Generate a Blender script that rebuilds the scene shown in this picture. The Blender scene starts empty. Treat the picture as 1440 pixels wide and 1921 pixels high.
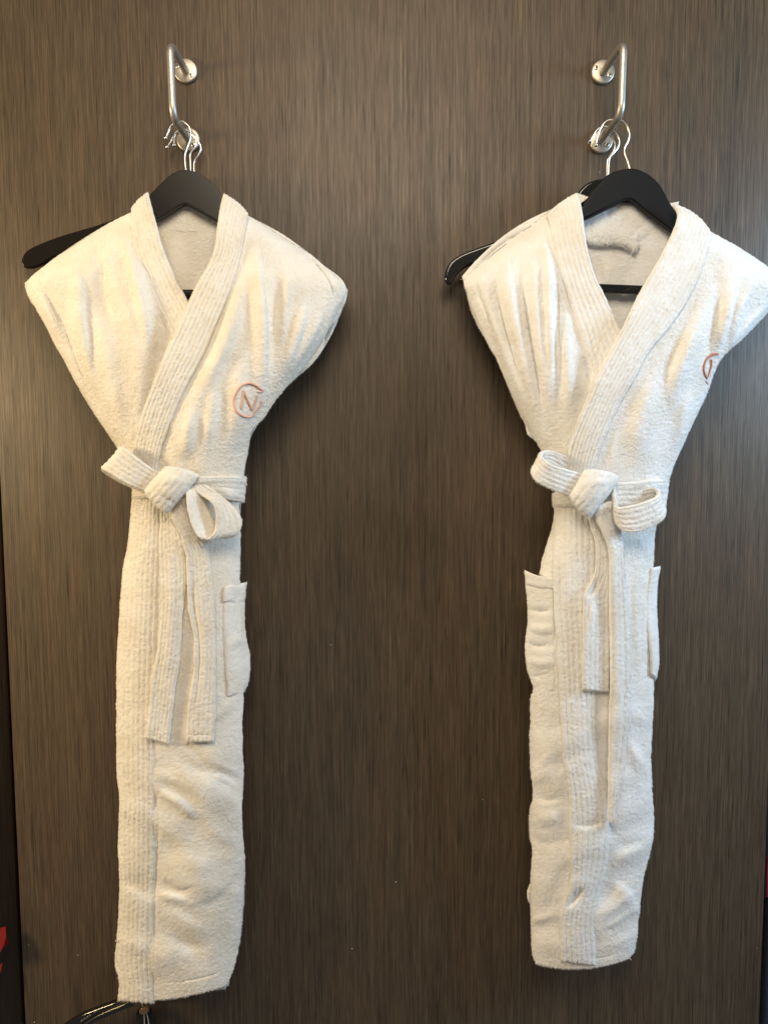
import bpy, math
import numpy as np
from mathutils import Matrix, Vector

S = bpy.context.scene
C = S.collection
rng = np.random.default_rng(7)

# ------------------------------------------------------------------ camera
W, H, F = 1440.0, 1921.0, 1443.0
CAM = np.array([0.0, -1.2, 1.40])
PITCH, YAW, ROLL = math.radians(4.75), math.radians(-0.8), math.radians(-0.28)
Rm = Matrix.Rotation(YAW, 3, 'Z') @ Matrix.Rotation(math.pi/2 - PITCH, 3, 'X') @ Matrix.Rotation(ROLL, 3, 'Z')
cam_data = bpy.data.cameras.new('camera')
cam = bpy.data.objects.new('camera', cam_data)
C.objects.link(cam)
cam.matrix_world = Matrix.Translation(Vector(CAM)) @ Rm.to_4x4()
cam_data.sensor_fit = 'VERTICAL'
cam_data.sensor_height = 36.0
cam_data.lens = F / H * 36.0
cam_data.clip_end = 60
cam_data.clip_start = 0.02
S.camera = cam
RN = np.array(Rm)

# ------------------------------------------------------------------ world, lamps, exposure
world = bpy.data.worlds.new('World')
S.world = world
world.use_nodes = True
bg = world.node_tree.nodes['Background']
bg.inputs[0].default_value = (1.0, 0.95, 0.90, 1)
bg.inputs[1].default_value = 0.145
S.view_settings.view_transform = 'Standard'
S.view_settings.look = 'None'
S.view_settings.exposure = 0.20
S.view_settings.gamma = 1.0


def area(name, loc, target, sx, sy, power, color, spread=180):
    d = bpy.data.lights.new(name, 'AREA')
    d.shape = 'RECTANGLE'
    d.size, d.size_y = sx, sy
    d.energy = power
    d.color = color
    d.spread = math.radians(spread)
    o = bpy.data.objects.new(name, d)
    C.objects.link(o)
    o.location = loc
    o.rotation_euler = (Vector(target) - Vector(loc)).to_track_quat('-Z', 'Y').to_euler()
    return o


area('ceiling_lamp', (0.0, -1.35, 2.45), (0, 0, 1.3), 1.0, 0.7, 20, (1.0, 0.86, 0.66))
area('warm_side_lamp', (-1.75, -0.66, 1.60), (-0.2, 0, 0.9), 0.22, 0.40, 22, (1.0, 0.77, 0.44))
area('window_light', (1.75, -0.68, 1.80), (0.2, 0, 1.2), 0.35, 0.5, 23, (0.52, 0.75, 1.0))


# ------------------------------------------------------------------ geometry helpers
def P(px, py, d):
    """world point seen at photo pixel (px,py) lying d metres in front of the wall (plane y=0)"""
    px = np.asarray(px, float); py = np.asarray(py, float); d = np.asarray(d, float)
    px, py, d = np.broadcast_arrays(px, py, d)
    ray = np.stack([(px - W/2)/F, -(py - H/2)/F, -np.ones_like(px)], -1) @ RN.T
    t = (-d - CAM[1]) / ray[..., 1]
    return CAM + ray * t[..., None]


def cr(pts, n):
    """Catmull-Rom through pts, n samples by arc length"""
    p = np.asarray(pts, float)
    if len(p) == 2:
        t = np.linspace(0, 1, n)[:, None]
        return p[0]*(1-t) + p[1]*t
    a = np.vstack([2*p[0]-p[1], p, 2*p[-1]-p[-2]])
    out = []
    K = 14
    for i in range(1, len(a)-2):
        p0, p1, p2, p3 = a[i-1], a[i], a[i+1], a[i+2]
        t = np.linspace(0, 1, K, endpoint=False)[:, None]
        c = .5*((2*p1)+(-p0+p2)*t+(2*p0-5*p1+4*p2-p3)*t*t+(-p0+3*p1-3*p2+p3)*t**3)
        out.append(c)
    out.append(a[-2][None])
    c = np.vstack(out)
    s = np.r_[0, np.cumsum(np.linalg.norm(np.diff(c[:, :2], axis=0), axis=1) + 1e-6)]
    q = np.linspace(0, s[-1], n)
    return np.stack([np.interp(q, s, c[:, k]) for k in range(p.shape[1])], 1)


LAT = rng.random((256, 256))


def vnoise(x, y, sc, seed=0):
    x = np.asarray(x)/sc + seed*17.3; y = np.asarray(y)/sc + seed*9.1
    xi = np.floor(x).astype(int); yi = np.floor(y).astype(int)
    fx = x-xi; fy = y-yi
    fx = fx*fx*(3-2*fx); fy = fy*fy*(3-2*fy)
    g = lambda a, b: LAT[a % 256, b % 256]
    return (g(xi, yi)*(1-fx)+g(xi+1, yi)*fx)*(1-fy)+(g(xi, yi+1)*(1-fx)+g(xi+1, yi+1)*fx)*fy - .5


def ridge_field(px, py, ridges):
    out = np.zeros(px.shape)
    for pts, wl, wr, amp in ridges:
        c = cr(pts, max(6, int(len(pts)*4)))
        s = np.r_[0, np.cumsum(np.linalg.norm(np.diff(c, axis=0), axis=1))]
        m = 3.2*max(wl, wr)
        sel = (px > c[:, 0].min()-m) & (px < c[:, 0].max()+m) & (py > c[:, 1].min()-m) & (py < c[:, 1].max()+m)
        if not sel.any():
            continue
        x = px[sel]; y = py[sel]
        best = np.full(x.shape, 1e9); sg = np.zeros(x.shape); al = np.zeros(x.shape)
        for i in range(len(c)-1):
            dx, dy = c[i+1]-c[i]
            L2 = dx*dx+dy*dy
            tt = np.clip(((x-c[i, 0])*dx+(y-c[i, 1])*dy)/L2, 0, 1)
            ex = x-(c[i, 0]+tt*dx); ey = y-(c[i, 1]+tt*dy)
            d = np.hypot(ex, ey)
            cs = dx*(y-c[i, 1])-dy*(x-c[i, 0])
            w = d < best
            best[w] = d[w]; sg[w] = cs[w]; al[w] = (s[i]+tt*(s[i+1]-s[i]))[w]
        wd = np.where(sg > 0, wl, wr)
        a = al/s[-1]
        tap = np.clip(np.minimum(a/.42, (1-a)/.42), 0, 1)
        tap = tap*tap*(3-2*tap)
        tap = .04+.96*tap
        out[sel] += amp*tap*np.exp(-(best/wd)**2)
    return out


class ZBuf:
    CELL = 4.0
    def __init__(self, default=.05):
        self.z = np.full((500, 420), np.nan); self.default = default
    def idx(self, px, py):
        return (np.clip((py/self.CELL).astype(int)+5, 0, 499), np.clip((px/self.CELL).astype(int)+10, 0, 419))
    def splat(self, px, py, d):
        i, j = self.idx(px.ravel(), py.ravel())
        b = np.full(self.z.shape, -1.0)
        np.maximum.at(b, (i, j), d.ravel())
        self.z = np.where(b > -1, np.fmax(self.z, b), self.z)
        self.sm = None
    def get(self, px, py, R=2):
        f = ~np.isnan(self.z); v = np.where(f, self.z, 0.0); w = f.astype(float)
        for _ in range(2):
            for ax in (0, 1):
                v = sum(np.roll(v, k, ax) for k in range(-R, R+1)); w = sum(np.roll(w, k, ax) for k in range(-R, R+1))
        g = np.where(w > 0, v/np.maximum(w, 1e-9), self.default)
        y = np.clip(np.asarray(py)/self.CELL+4.5, 0, 498.9); x = np.clip(np.asarray(px)/self.CELL+9.5, 0, 418.9)
        yi = y.astype(int); xi = x.astype(int); fy = y-yi; fx = x-xi
        return (g[yi, xi]*(1-fx)+g[yi, xi+1]*fx)*(1-fy)+(g[yi+1, xi]*(1-fx)+g[yi+1, xi+1]*fx)*fy


def mesh_obj(name, co, quads, mat, parent=None, tris=None, smooth=True):
    me = bpy.data.meshes.new(name)
    nq = len(quads); nt = 0 if tris is None else len(tris)
    me.vertices.add(len(co)); me.vertices.foreach_set('co', np.asarray(co, np.float32).ravel())
    li = np.asarray(quads, np.int32).ravel()
    st = np.arange(nq)*4
    if nt:
        li = np.r_[li, np.asarray(tris, np.int32).ravel()]
        st = np.r_[st, nq*4+np.arange(nt)*3]
    me.loops.add(len(li)); me.loops.foreach_set('vertex_index', li.astype(np.int32))
    me.polygons.add(nq+nt)
    me.polygons.foreach_set('loop_start', st.astype(np.int32))
    me.update(calc_edges=True)
    me.validate()
    if smooth:
        me.polygons.foreach_set('use_smooth', np.ones(len(me.polygons), bool))
    me.materials.append(mat)
    o = bpy.data.objects.new(name, me)
    C.objects.link(o)
    if parent is not None:
        o.parent = parent
        o.matrix_parent_inverse = parent.matrix_basis.inverted()
    return o


def grid_quads(nr, nc, wrap=False):
    i, j = np.meshgrid(np.arange(nr-1), np.arange(nc if wrap else nc-1), indexing='ij')
    j2 = (j+1) % nc
    return np.stack([i*nc+j, i*nc+j2, (i+1)*nc+j2, (i+1)*nc+j], -1).reshape(-1, 4)


def sheet(name, mat, parent, Lc, Rc, depth=None, T=.005, rim=5.0, step=2.0, ridges=(), quilt=None,
          bow0=(0, 0), bow1=(0, 0), zb=None, splat=True, fuzz=1.0, flen=.0014, terry=1.0, edge=.6, seed=1, drape=None, damp=0, kind=None, two=False):
    """terry cloth piece between two edge curves given in photo pixels; a closed surface of thickness T"""
    La = cr(Lc, 60); Ra = cr(Rc, 60)
    ln = .5*(np.linalg.norm(np.diff(La[:, :2], axis=0), axis=1).sum()+np.linalg.norm(np.diff(Ra[:, :2], axis=0), axis=1).sum())
    wd = np.linalg.norm((Ra-La)[:, :2], axis=1).max()
    if La.shape[1] > 2:
        A3 = P(La[:, 0], La[:, 1], La[:, 2]); B3 = P(Ra[:, 0], Ra[:, 1], Ra[:, 2])
        ln = max(ln, 1200*.5*(np.linalg.norm(np.diff(A3, axis=0), axis=1).sum()+np.linalg.norm(np.diff(B3, axis=0), axis=1).sum()))
        wd = max(wd, 1200*np.linalg.norm(B3-A3, axis=1).max())
    nt = max(6, int(ln/step)); nu = max(8, int(wd/step))
    Lg = cr(Lc, nt); Rg = cr(Rc, nt)
    u = np.linspace(0, 1, nu); u = .75*u + .25*(.5-.5*np.cos(np.pi*u))
    t = np.linspace(0, 1, nt); t = .93*t + .07*(.5-.5*np.cos(np.pi*t))
    # resample along t
    ti = np.linspace(0, 1, nt)
    Lg = np.stack([np.interp(t, ti, Lg[:, k]) for k in range(Lg.shape[1])], 1)
    Rg = np.stack([np.interp(t, ti, Rg[:, k]) for k in range(Rg.shape[1])], 1)
    U, Tt = np.meshgrid(u, t)
    G = Lg[:, None]*(1-U[..., None]) + Rg[:, None]*U[..., None]
    b0 = 4*U*(1-U)*(1-Tt)**4; b1 = 4*U*(1-U)*Tt**4
    px = G[..., 0]+bow0[0]*b0+bow1[0]*b1
    py = G[..., 1]+bow0[1]*b0+bow1[1]*b1
    wloc = np.linalg.norm((Rg-Lg)[:, :2], axis=1)[:, None]
    if G.shape[2] > 2:
        wloc = 1200*np.linalg.norm(P(Rg[:, 0], Rg[:, 1], Rg[:, 2])-P(Lg[:, 0], Lg[:, 1], Lg[:, 2]), axis=1)[:, None]
    # ragged silhouette
    sd = np.where(U < .5, -1.0, 1.0)*np.clip(np.abs(2*U-1)*1.6-.6, 0, 1)
    jit = edge*(2.2*vnoise(py, U*50, 9, seed)+3.0*vnoise(py, U*30, 31, seed+3))
    dirx = np.where(np.abs(wloc) > 1, 1, 0)
    tg = np.linalg.norm((Rg-Lg)[:, :2], axis=1)[:, None]+1e-6
    ux = ((Rg-Lg)[:, 0:1])/tg; uy = ((Rg-Lg)[:, 1:2])/tg
    px = px+sd*jit*ux; py = py+sd*jit*uy
    d = G[..., 2].copy() if G.shape[2] > 2 else 0*px
    if depth is not None:
        d = d+depth(px, py, U, Tt)
    relief = 0*px
    if drape is not None:
        relief = relief+drape(px, py)
    if len(ridges):
        relief = relief+ridge_field(px, py, ridges)
    if damp:
        k_ = np.clip(U*wloc/damp-.25, 0, 1)
        relief = relief*k_*k_*(3-2*k_)
    d = d+relief
    e_side = np.minimum(U, 1-U)*wloc
    e_end = np.minimum(Tt, 1-Tt)*ln
    e = np.minimum(e_side, e_end)
    prof = np.sqrt(np.clip(1-(1-np.clip(e/rim, 0, 1))**2, 0, 1))
    mid = P(px, py, d)
    du = np.gradient(mid, axis=1); dt = np.gradient(mid, axis=0)
    n = np.cross(dt, du); n /= np.linalg.norm(n, axis=-1, keepdims=True)+1e-12
    flip = (not two) and n[..., 1].mean() > 0
    if flip:
        n = -n
    su = U*wloc; stt = Tt*ln
    nz = terry*(.0004*vnoise(su+40*seed, stt, 5.0, seed)+.0009*vnoise(su, stt, 2.8, seed+5)+.0003*vnoise(su, stt, 19, seed+8))
    if quilt:
        nq, amp, u0, u1 = quilt
        q = (U-u0)/(u1-u0)
        wob = .10*vnoise(stt, su, 26, seed+2)
        ph = q*nq+wob
        fr = np.abs(ph-np.round(ph))
        st_ = np.where((q > -.03) & (q < 1.03), np.exp(-(fr/.16)**2), 0)
        puck = .55+.9*(vnoise(stt, np.floor(ph)*9.7, 5.0, seed+4)+.5)
        nz = nz - amp*st_*puck + amp*.45*vnoise(stt, np.round(ph)*7.1, 4.2, seed+6)*np.where((q > -.03) & (q < 1.03), 1, 0)
    half = (T/2)*prof
    fr_ = mid + n*(half+nz*np.clip(prof+.15, 0, 1))[..., None]
    bk = mid - n*(half+(1.0 if two else -.3)*nz*prof)[..., None]
    if zb is not None and splat:
        zb.splat(px, py, -fr_[..., 1])
    ring = np.concatenate([fr_, bk[:, -2:0:-1]], axis=1)
    nr, nc = ring.shape[:2]
    co = ring.reshape(-1, 3)
    quads = grid_quads(nr, nc, True)
    if not flip: quads = quads[:, ::-1]
    # tufts of pile
    tris = None
    if fuzz > 0:
        areapx = ln*wd*.8
        nT = int(areapx*(.70 if two else .40)*fuzz)
        ii = rng.integers(0, nt, nT); jj = rng.integers(0, nu, nT)
        # extra along the rims
        nE = int(ln*1.6*fuzz)
        ii = np.r_[ii, rng.integers(0, nt, nE)]; jj = np.r_[jj, np.where(rng.random(nE) < .5, rng.integers(0, 3, nE), nu-1-rng.integers(0, 3, nE))]
        nE2 = int(wd*1.2*fuzz)
        ii = np.r_[ii, np.where(rng.random(nE2) < .5, rng.integers(0, 2, nE2), nt-1-rng.integers(0, 2, nE2))]; jj = np.r_[jj, rng.integers(0, nu, nE2)]
        N = len(ii)
        duN = du/(np.linalg.norm(du, axis=-1, keepdims=True)+1e-12); dtN = dt/(np.linalg.norm(dt, axis=-1, keepdims=True)+1e-12)
        pr = prof[ii, jj][:, None]; nn = n[ii, jj]
        side = (e_side[ii, jj] < e_end[ii, jj])[:, None]
        outv = np.where(side, duN[ii, jj]*np.where(U[ii, jj] < .5, -1, 1)[:, None], dtN[ii, jj]*np.where(Tt[ii, jj] < .5, -1, 1)[:, None])
        sn = nn*pr+outv*np.sqrt(1-pr**2)
        if two:
            sg_ = np.where(rng.random((N, 1)) < .5, -1.0, 1.0); sn = nn*pr*sg_+outv*np.sqrt(1-pr**2)
            fr2 = np.where(sg_ > 0, fr_[ii, jj], bk[ii, jj])
        else:
            fr2 = fr_[ii, jj]
        base = fr2+(rng.random((N, 1))-.5)*du[ii, jj]+(rng.random((N, 1))-.5)*dt[ii, jj]
        dr = sn*.9+rng.normal(0, .55, (N, 3))+np.array([0, 0, -.25]); dr /= np.linalg.norm(dr, axis=1, keepdims=True)
        Ln = flen*(.5+rng.random((N, 1)))
        wv = np.cross(dr, rng.normal(0, 1, (N, 3))); wv /= np.linalg.norm(wv, axis=1, keepdims=True)+1e-9
        base = base - sn*.0004
        mid2 = base+dr*Ln*.6+wv*.0002
        b1_ = base+wv*.00030; b2_ = base-wv*.00030
        tip = base+dr*Ln*1.0+np.array([0, 0, -.35])*Ln
        k = len(co)
        co = np.vstack([co, b1_, b2_, tip])
        a = np.arange(N)
        tris = np.stack([k+a, k+N+a, k+2*N+a], -1)
    o = mesh_obj(name, co, quads, mat, parent, tris)
    if kind:
        o['kind'] = kind
    return o


def tube(name, pts, r, mat, parent, n=None, seg=12, flat=1.0, smooth=True, catmull=True, cap=True, rr=None):
    """round bar through world points"""
    p = np.asarray(pts, float)
    if catmull and len(p) > 2:
        n = n or len(p)*8
        a = np.vstack([2*p[0]-p[1], p, 2*p[-1]-p[-2]])
        out = []
        for i in range(1, len(a)-2):
            t = np.linspace(0, 1, 10, endpoint=False)[:, None]
            p0, p1, p2, p3 = a[i-1:i+3]
            out.append(.5*((2*p1)+(-p0+p2)*t+(2*p0-5*p1+4*p2-p3)*t*t+(-p0+3*p1-3*p2+p3)*t**3))
        c = np.vstack(out+[a[-2][None]])
        s = np.r_[0, np.cumsum(np.linalg.norm(np.diff(c, axis=0), axis=1))]
        q = np.linspace(0, s[-1], n)
        p = np.stack([np.interp(q, s, c[:, k]) for k in range(3)], 1)
    tg = np.gradient(p, axis=0); tg /= np.linalg.norm(tg, axis=1, keepdims=True)+1e-12
    ref = np.array([0, -1, 0.]) if abs(tg[0, 1]) < .8 else np.array([1., 0, 0])
    u = np.cross(tg[0], ref); u /= np.linalg.norm(u)
    rings = []
    M = len(p)
    R_ = np.full(M, r) if rr is None else np.asarray(rr)
    for i in range(M):
        u = u-tg[i]*np.dot(u, tg[i]); u /= np.linalg.norm(u)
        v = np.cross(tg[i], u)
        a = np.linspace(0, 2*np.pi, seg, endpoint=False)
        rings.append(p[i]+R_[i]*(np.cos(a)[:, None]*u+flat*np.sin(a)[:, None]*v))
    if cap:
        rings = [p[0]+(rings[0]-p[0])*.02-tg[0]*R_[0]*.45, p[0]+(rings[0]-p[0])*.7-tg[0]*R_[0]*.35]+rings+[p[-1]+(rings[-1]-p[-1])*.7+tg[-1]*R_[-1]*.35, p[-1]+(rings[-1]-p[-1])*.02+tg[-1]*R_[-1]*.45]
    co = np.vstack(rings)
    return mesh_obj(name, co, grid_quads(len(rings), seg, True), mat, parent)


def slab(name, pxpts, d0, d1, mat, parent, bevel=.003, smooth_pts=True, tilt=None, seg=3):
    """solid cut from an outline (photo pixels) between depths d0 (back) and d1 (front); tilt = depth change per pixel across"""
    pts = np.asarray(pxpts, float)
    if smooth_pts:
        cl = np.vstack([pts, pts[:1]])
        a = np.vstack([pts[-1:], pts, pts[:2]])
        out = []
        for i in range(1, len(a)-2):
            p0, p1, p2, p3 = a[i-1:i+3]
            k = max(2, int(np.linalg.norm(p2-p1)/9))
            t = np.linspace(0, 1, k, endpoint=False)[:, None]
            out.append(.5*((2*p1)+(-p0+p2)*t+(2*p0-5*p1+4*p2-p3)*t*t+(-p0+3*p1-3*p2+p3)*t**3))
        pts = np.vstack(out)
    cx = pts[:, 0].mean()
    tl = 0 if tilt is None else tilt*(pts[:, 0]-cx)
    # shape fixed at the mid depth so that front and back are the same outline
    m = P(pts[:, 0], pts[:, 1], (d0+d1)/2+tl)
    fr = m.copy(); bk = m.copy()
    fr[:, 1] -= (d1-d0)/2; bk[:, 1] += (d1-d0)/2
    n = len(m)
    me = bpy.data.meshes.new(name)
    faces = [list(range(n)), list(range(2*n-1, n-1, -1))]
    faces += [[i, i+n, (i+1) % n+n, (i+1) % n] for i in range(n)]
    me.from_pydata([tuple(v) for v in np.vstack([fr, bk])], [], faces)
    me.update()
    import bmesh
    bm = bmesh.new(); bm.from_mesh(me)
    bmesh.ops.recalc_face_normals(bm, faces=bm.faces)
    bm.to_mesh(me); bm.free()
    me.materials.append(mat)
    o = bpy.data.objects.new(name, me); C.objects.link(o)
    if parent is not None:
        o.parent = parent; o.matrix_parent_inverse = parent.matrix_basis.inverted()
    if bevel:
        b = o.modifiers.new('bevel', 'BEVEL'); b.width = bevel; b.segments = seg; b.limit_method = 'ANGLE'; b.angle_limit = math.radians(50)
        b.harden_normals = False
        for f in me.polygons: f.use_smooth = True
        w = o.modifiers.new('wn', 'WEIGHTED_NORMAL'); w.keep_sharp = False
    return o


def box(name, x0, x1, y0, y1, z0, z1, mat, parent=None):
    co = [(x, y, z) for x in (x0, x1) for y in (y0, y1) for z in (z0, z1)]
    q = [(0, 1, 3, 2), (4, 6, 7, 5), (0, 4, 5, 1), (2, 3, 7, 6), (0, 2, 6, 4), (1, 5, 7, 3)]
    return mesh_obj(name, np.array(co), np.array(q), mat, parent, smooth=False)


def thing(name, label, cat, loc, group=None):
    o = bpy.data.objects.new(name, None)
    C.objects.link(o)
    o.location = tuple(float(v) for v in loc)
    o.empty_display_size = .05
    o['label'] = label; o['category'] = cat
    if group: o['group'] = group
    return o


# ------------------------------------------------------------------ materials
def new_mat(name):
    m = bpy.data.materials.new(name); m.use_nodes = True
    nt = m.node_tree
    return m, nt, nt.nodes['Principled BSDF']


def laminate(name, dark, light, rough=.42, seed=0.0, spec=.5):
    m, nt, b = new_mat(name)
    N, Lk = nt.nodes, nt.links
    tc = N.new('ShaderNodeTexCoord')
    def stretched(sx, sz, scale, det, off, rough_=.6, dist=0):
        mp = N.new('ShaderNodeMapping'); mp.inputs['Scale'].default_value = (sx, sx, sz)
        mp.inputs['Location'].default_value = (off+seed, 0, off*.7)
        Lk.new(tc.outputs['Object'], mp.inputs['Vector'])
        t = N.new('ShaderNodeTexNoise'); t.inputs['Scale'].default_value = scale; t.inputs['Detail'].default_value = det
        t.inputs['Roughness'].default_value = rough_; t.inputs['Distortion'].default_value = dist
        Lk.new(mp.outputs['Vector'], t.inputs['Vector'])
        return t.outputs['Fac']
    fine = stretched(1, .016, 420, 3, 3.1, .7)
    midn = stretched(1, .014, 170, 3, 8.7, .6, .15)
    broad = stretched(1, .05, 11, 2, 1.7)
    dash = stretched(1, .035, 400, 2, 5.5, .5)
    def math_(op, a, b_, **k):
        n = N.new('ShaderNodeMath'); n.operation = op
        for i, v in enumerate((a, b_)):
            if isinstance(v, (int, float)): n.inputs[i].default_value = v
            else: Lk.new(v, n.inputs[i])
        return n.outputs[0]
    def ramp(v, a, c):
        r = N.new('ShaderNodeMapRange'); r.inputs['From Min'].default_value = a; r.inputs['From Max'].default_value = c
        Lk.new(v, r.inputs['Value']); return r.outputs['Result']
    hair = stretched(1, .03, 620, 2, 21.3, .7)
    f = math_('ADD', math_('MULTIPLY', ramp(fine, .36, .64), .34), math_('MULTIPLY', ramp(midn, .34, .66), .22))
    f = math_('ADD', f, math_('MULTIPLY', ramp(hair, .36, .64), .28))
    f = math_('ADD', f, math_('MULTIPLY', ramp(broad, .3, .7), .16))
    f = math_('ADD', f, math_('MULTIPLY', ramp(dash, .60, .80), .55))
    f = math_('SUBTRACT', f, math_('MULTIPLY', ramp(dash, .40, .22), .45))
    mix = N.new('ShaderNodeMix'); mix.data_type = 'RGBA'
    mix.inputs['A'].default_value = (*dark, 1); mix.inputs['B'].default_value = (*light, 1)
    Lk.new(f, mix.inputs['Factor'])
    # faint reddish / greenish drift between veneer strips
    mix2 = N.new('ShaderNodeMix'); mix2.data_type = 'RGBA'; mix2.blend_type = 'MULTIPLY'
    hue = stretched(1, .10, 34, 2, 12.3)
    cr_ = N.new('ShaderNodeValToRGB'); cr_.color_ramp.elements[0].color = (1.05, .99, .95, 1); cr_.color_ramp.elements[1].color = (.97, 1.0, .97, 1)
    cr_.color_ramp.elements[0].position = .35; cr_.color_ramp.elements[1].position = .65
    Lk.new(hue, cr_.inputs['Fac'])
    mix2.inputs['Factor'].default_value = 1
    Lk.new(mix.outputs['Result'], mix2.inputs['A']); Lk.new(cr_.outputs['Color'], mix2.inputs['B'])
    Lk.new(mix2.outputs['Result'], b.inputs['Base Color'])
    b.inputs['Roughness'].default_value = rough
    rr = N.new('ShaderNodeMapRange'); rr.inputs['To Min'].default_value = rough+.10; rr.inputs['To Max'].default_value = rough-.08
    Lk.new(f, rr.inputs['Value']); Lk.new(rr.outputs['Result'], b.inputs['Roughness'])
    b.inputs['Specular IOR Level'].default_value = spec
    bp = N.new('ShaderNodeBump'); bp.inputs['Strength'].default_value = .25; bp.inputs['Distance'].default_value = .0003
    Lk.new(f, bp.inputs['Height']); Lk.new(bp.outputs['Normal'], b.inputs['Normal'])
    return m


def terry(name, col, scale=1.0):
    m, nt, b = new_mat(name)
    N, Lk = nt.nodes, nt.links
    tc = N.new('ShaderNodeTexCoord')
    n1 = N.new('ShaderNodeTexNoise'); n1.inputs['Scale'].default_value = 420*scale; n1.inputs['Detail'].default_value = 3
    n2 = N.new('ShaderNodeTexVoronoi'); n2.inputs['Scale'].default_value = 620*scale
    n3 = N.new('ShaderNodeTexNoise'); n3.inputs['Scale'].default_value = 30; n3.inputs['Detail'].default_value = 3
    for n in (n1, n2, n3): Lk.new(tc.outputs['Object'], n.inputs['Vector'])
    ad = N.new('ShaderNodeMath'); ad.operation = 'SUBTRACT'
    Lk.new(n1.outputs['Fac'], ad.inputs[0]); Lk.new(n2.outputs['Distance'], ad.inputs[1])
    bp = N.new('ShaderNodeBump'); bp.inputs['Strength'].default_value = .6; bp.inputs['Distance'].default_value = .0010
    Lk.new(ad.outputs[0], bp.inputs['Height']); Lk.new(bp.outputs['Normal'], b.inputs['Normal'])
    mx = N.new('ShaderNodeMix'); mx.data_type = 'RGBA'
    mx.inputs['A'].default_value = (col[0]*.93, col[1]*.91, col[2]*.87, 1); mx.inputs['B'].default_value = (*col, 1)
    mr = N.new('ShaderNodeMapRange'); mr.inputs['From Min'].default_value = .35; mr.inputs['From Max'].default_value = .6
    Lk.new(n3.outputs['Fac'], mr.inputs['Value']); Lk.new(mr.outputs['Result'], mx.inputs['Factor'])
    Lk.new(mx.outputs['Result'], b.inputs['Base Color'])
    b.inputs['Roughness'].default_value = 1
    b.inputs['Specular IOR Level'].default_value = .15
    b.inputs['Sheen Weight'].default_value = .25
    b.inputs['Sheen Roughness'].default_value = .6
    return m


def simple(name, col, rough=.5, metal=0.0, bump=0.0, bscale=300, spec=.5, coat=0.0, var=0.0):
    m, nt, b = new_mat(name)
    N, Lk = nt.nodes, nt.links
    b.inputs['Base Color'].default_value = (*col, 1)
    b.inputs['Roughness'].default_value = rough
    b.inputs['Metallic'].default_value = metal
    b.inputs['Specular IOR Level'].default_value = spec
    b.inputs['Coat Weight'].default_value = coat
    tc = N.new('ShaderNodeTexCoord')
    n1 = N.new('ShaderNodeTexNoise'); n1.inputs['Scale'].default_value = bscale; n1.inputs['Detail'].default_value = 4
    Lk.new(tc.outputs['Object'], n1.inputs['Vector'])
    if bump:
        bp = N.new('ShaderNodeBump'); bp.inputs['Strength'].default_value = bump; bp.inputs['Distance'].default_value = .0005
        Lk.new(n1.outputs['Fac'], bp.inputs['Height']); Lk.new(bp.outputs['Normal'], b.inputs['Normal'])
    if var:
        mr = N.new('ShaderNodeMapRange'); mr.inputs['To Min'].default_value = rough-var; mr.inputs['To Max'].default_value = rough+var
        Lk.new(n1.outputs['Fac'], mr.inputs['Value']); Lk.new(mr.outputs['Result'], b.inputs['Roughness'])
    return m


M_wall = laminate('wood_laminate', (.0105, .0068, .0038), (.145, .102, .064), rough=.50, spec=.42)
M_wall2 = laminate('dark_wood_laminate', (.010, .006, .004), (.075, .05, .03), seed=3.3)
M_gap = simple('black_recess', (.006, .006, .007), .8)
M_terryA = terry('cream_terry', (.84, .79, .705))
M_terryB = terry('white_terry', (.85, .84, .82))
M_steel = simple('brushed_steel', (.50, .47, .43), .46, .9, .3, 400, var=.08)
M_plate = simple('satin_plate', (.46, .41, .34), .42, .85, .3, 260, var=.06)
M_screw = simple('screw_steel', (.75, .70, .62), .25, 1.0)
M_dark = simple('screw_recess', (.02, .018, .015), .6)
M_chrome = simple('chrome_wire', (.60, .59, .57), .28, 1.0)
M_black = simple('black_lacquer', (.010, .008, .006), .26, 0, .05, 120, spec=.30)
M_matte = simple('matte_black_wood', (.007, .008, .010), .45, 0, .12, 200, spec=.18)
M_gloss = simple('gloss_black', (.006, .006, .006), .10, 0, 0, spec=.6, coat=.4)
M_thread = simple('embroidery_thread', (.74, .43, .32), .6, 0, .6, 900)
M_thread2 = simple('rust_embroidery_thread', (.50, .20, .13), .6, 0, .6, 900)
M_cotton = simple('cotton_thread', (.85, .80, .70), .8)
M_red = simple('red_foil', (.17, .004, .004), .22, .0, .1, 60, coat=.3)
M_navy = simple('navy_cloth', (.010, .014, .030), .85, 0, .5, 400)
M_clear = simple('smoky_cap', (.20, .13, .08), .18, .2)
M_emboss = simple('worn_white_lettering', (.40, .37, .32), .5)

# ------------------------------------------------------------------ setting: wardrobe door panel and what lies past its edges
xl = P(14, 1200, 0)[0]
xl = float(np.mean([P(1, 900, 0)[0], P(47, 1900, 0)[0]]))
xr = float(np.mean([P(1438, 1520, 0)[0], P(1423, 1915, 0)[0]]))
wall = box('wall', xl, xr, 0, .022, .25, 2.6, M_wall)
wall['kind'] = 'structure'
bv = wall.modifiers.new('bevel', 'BEVEL'); bv.width = .0012; bv.segments = 2
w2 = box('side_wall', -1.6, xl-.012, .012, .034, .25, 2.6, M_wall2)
w2['kind'] = 'structure'
w3 = box('back_wall', -1.8, 1.8, .09, .11, .2, 2.7, M_gap)
w3['kind'] = 'structure'

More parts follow.
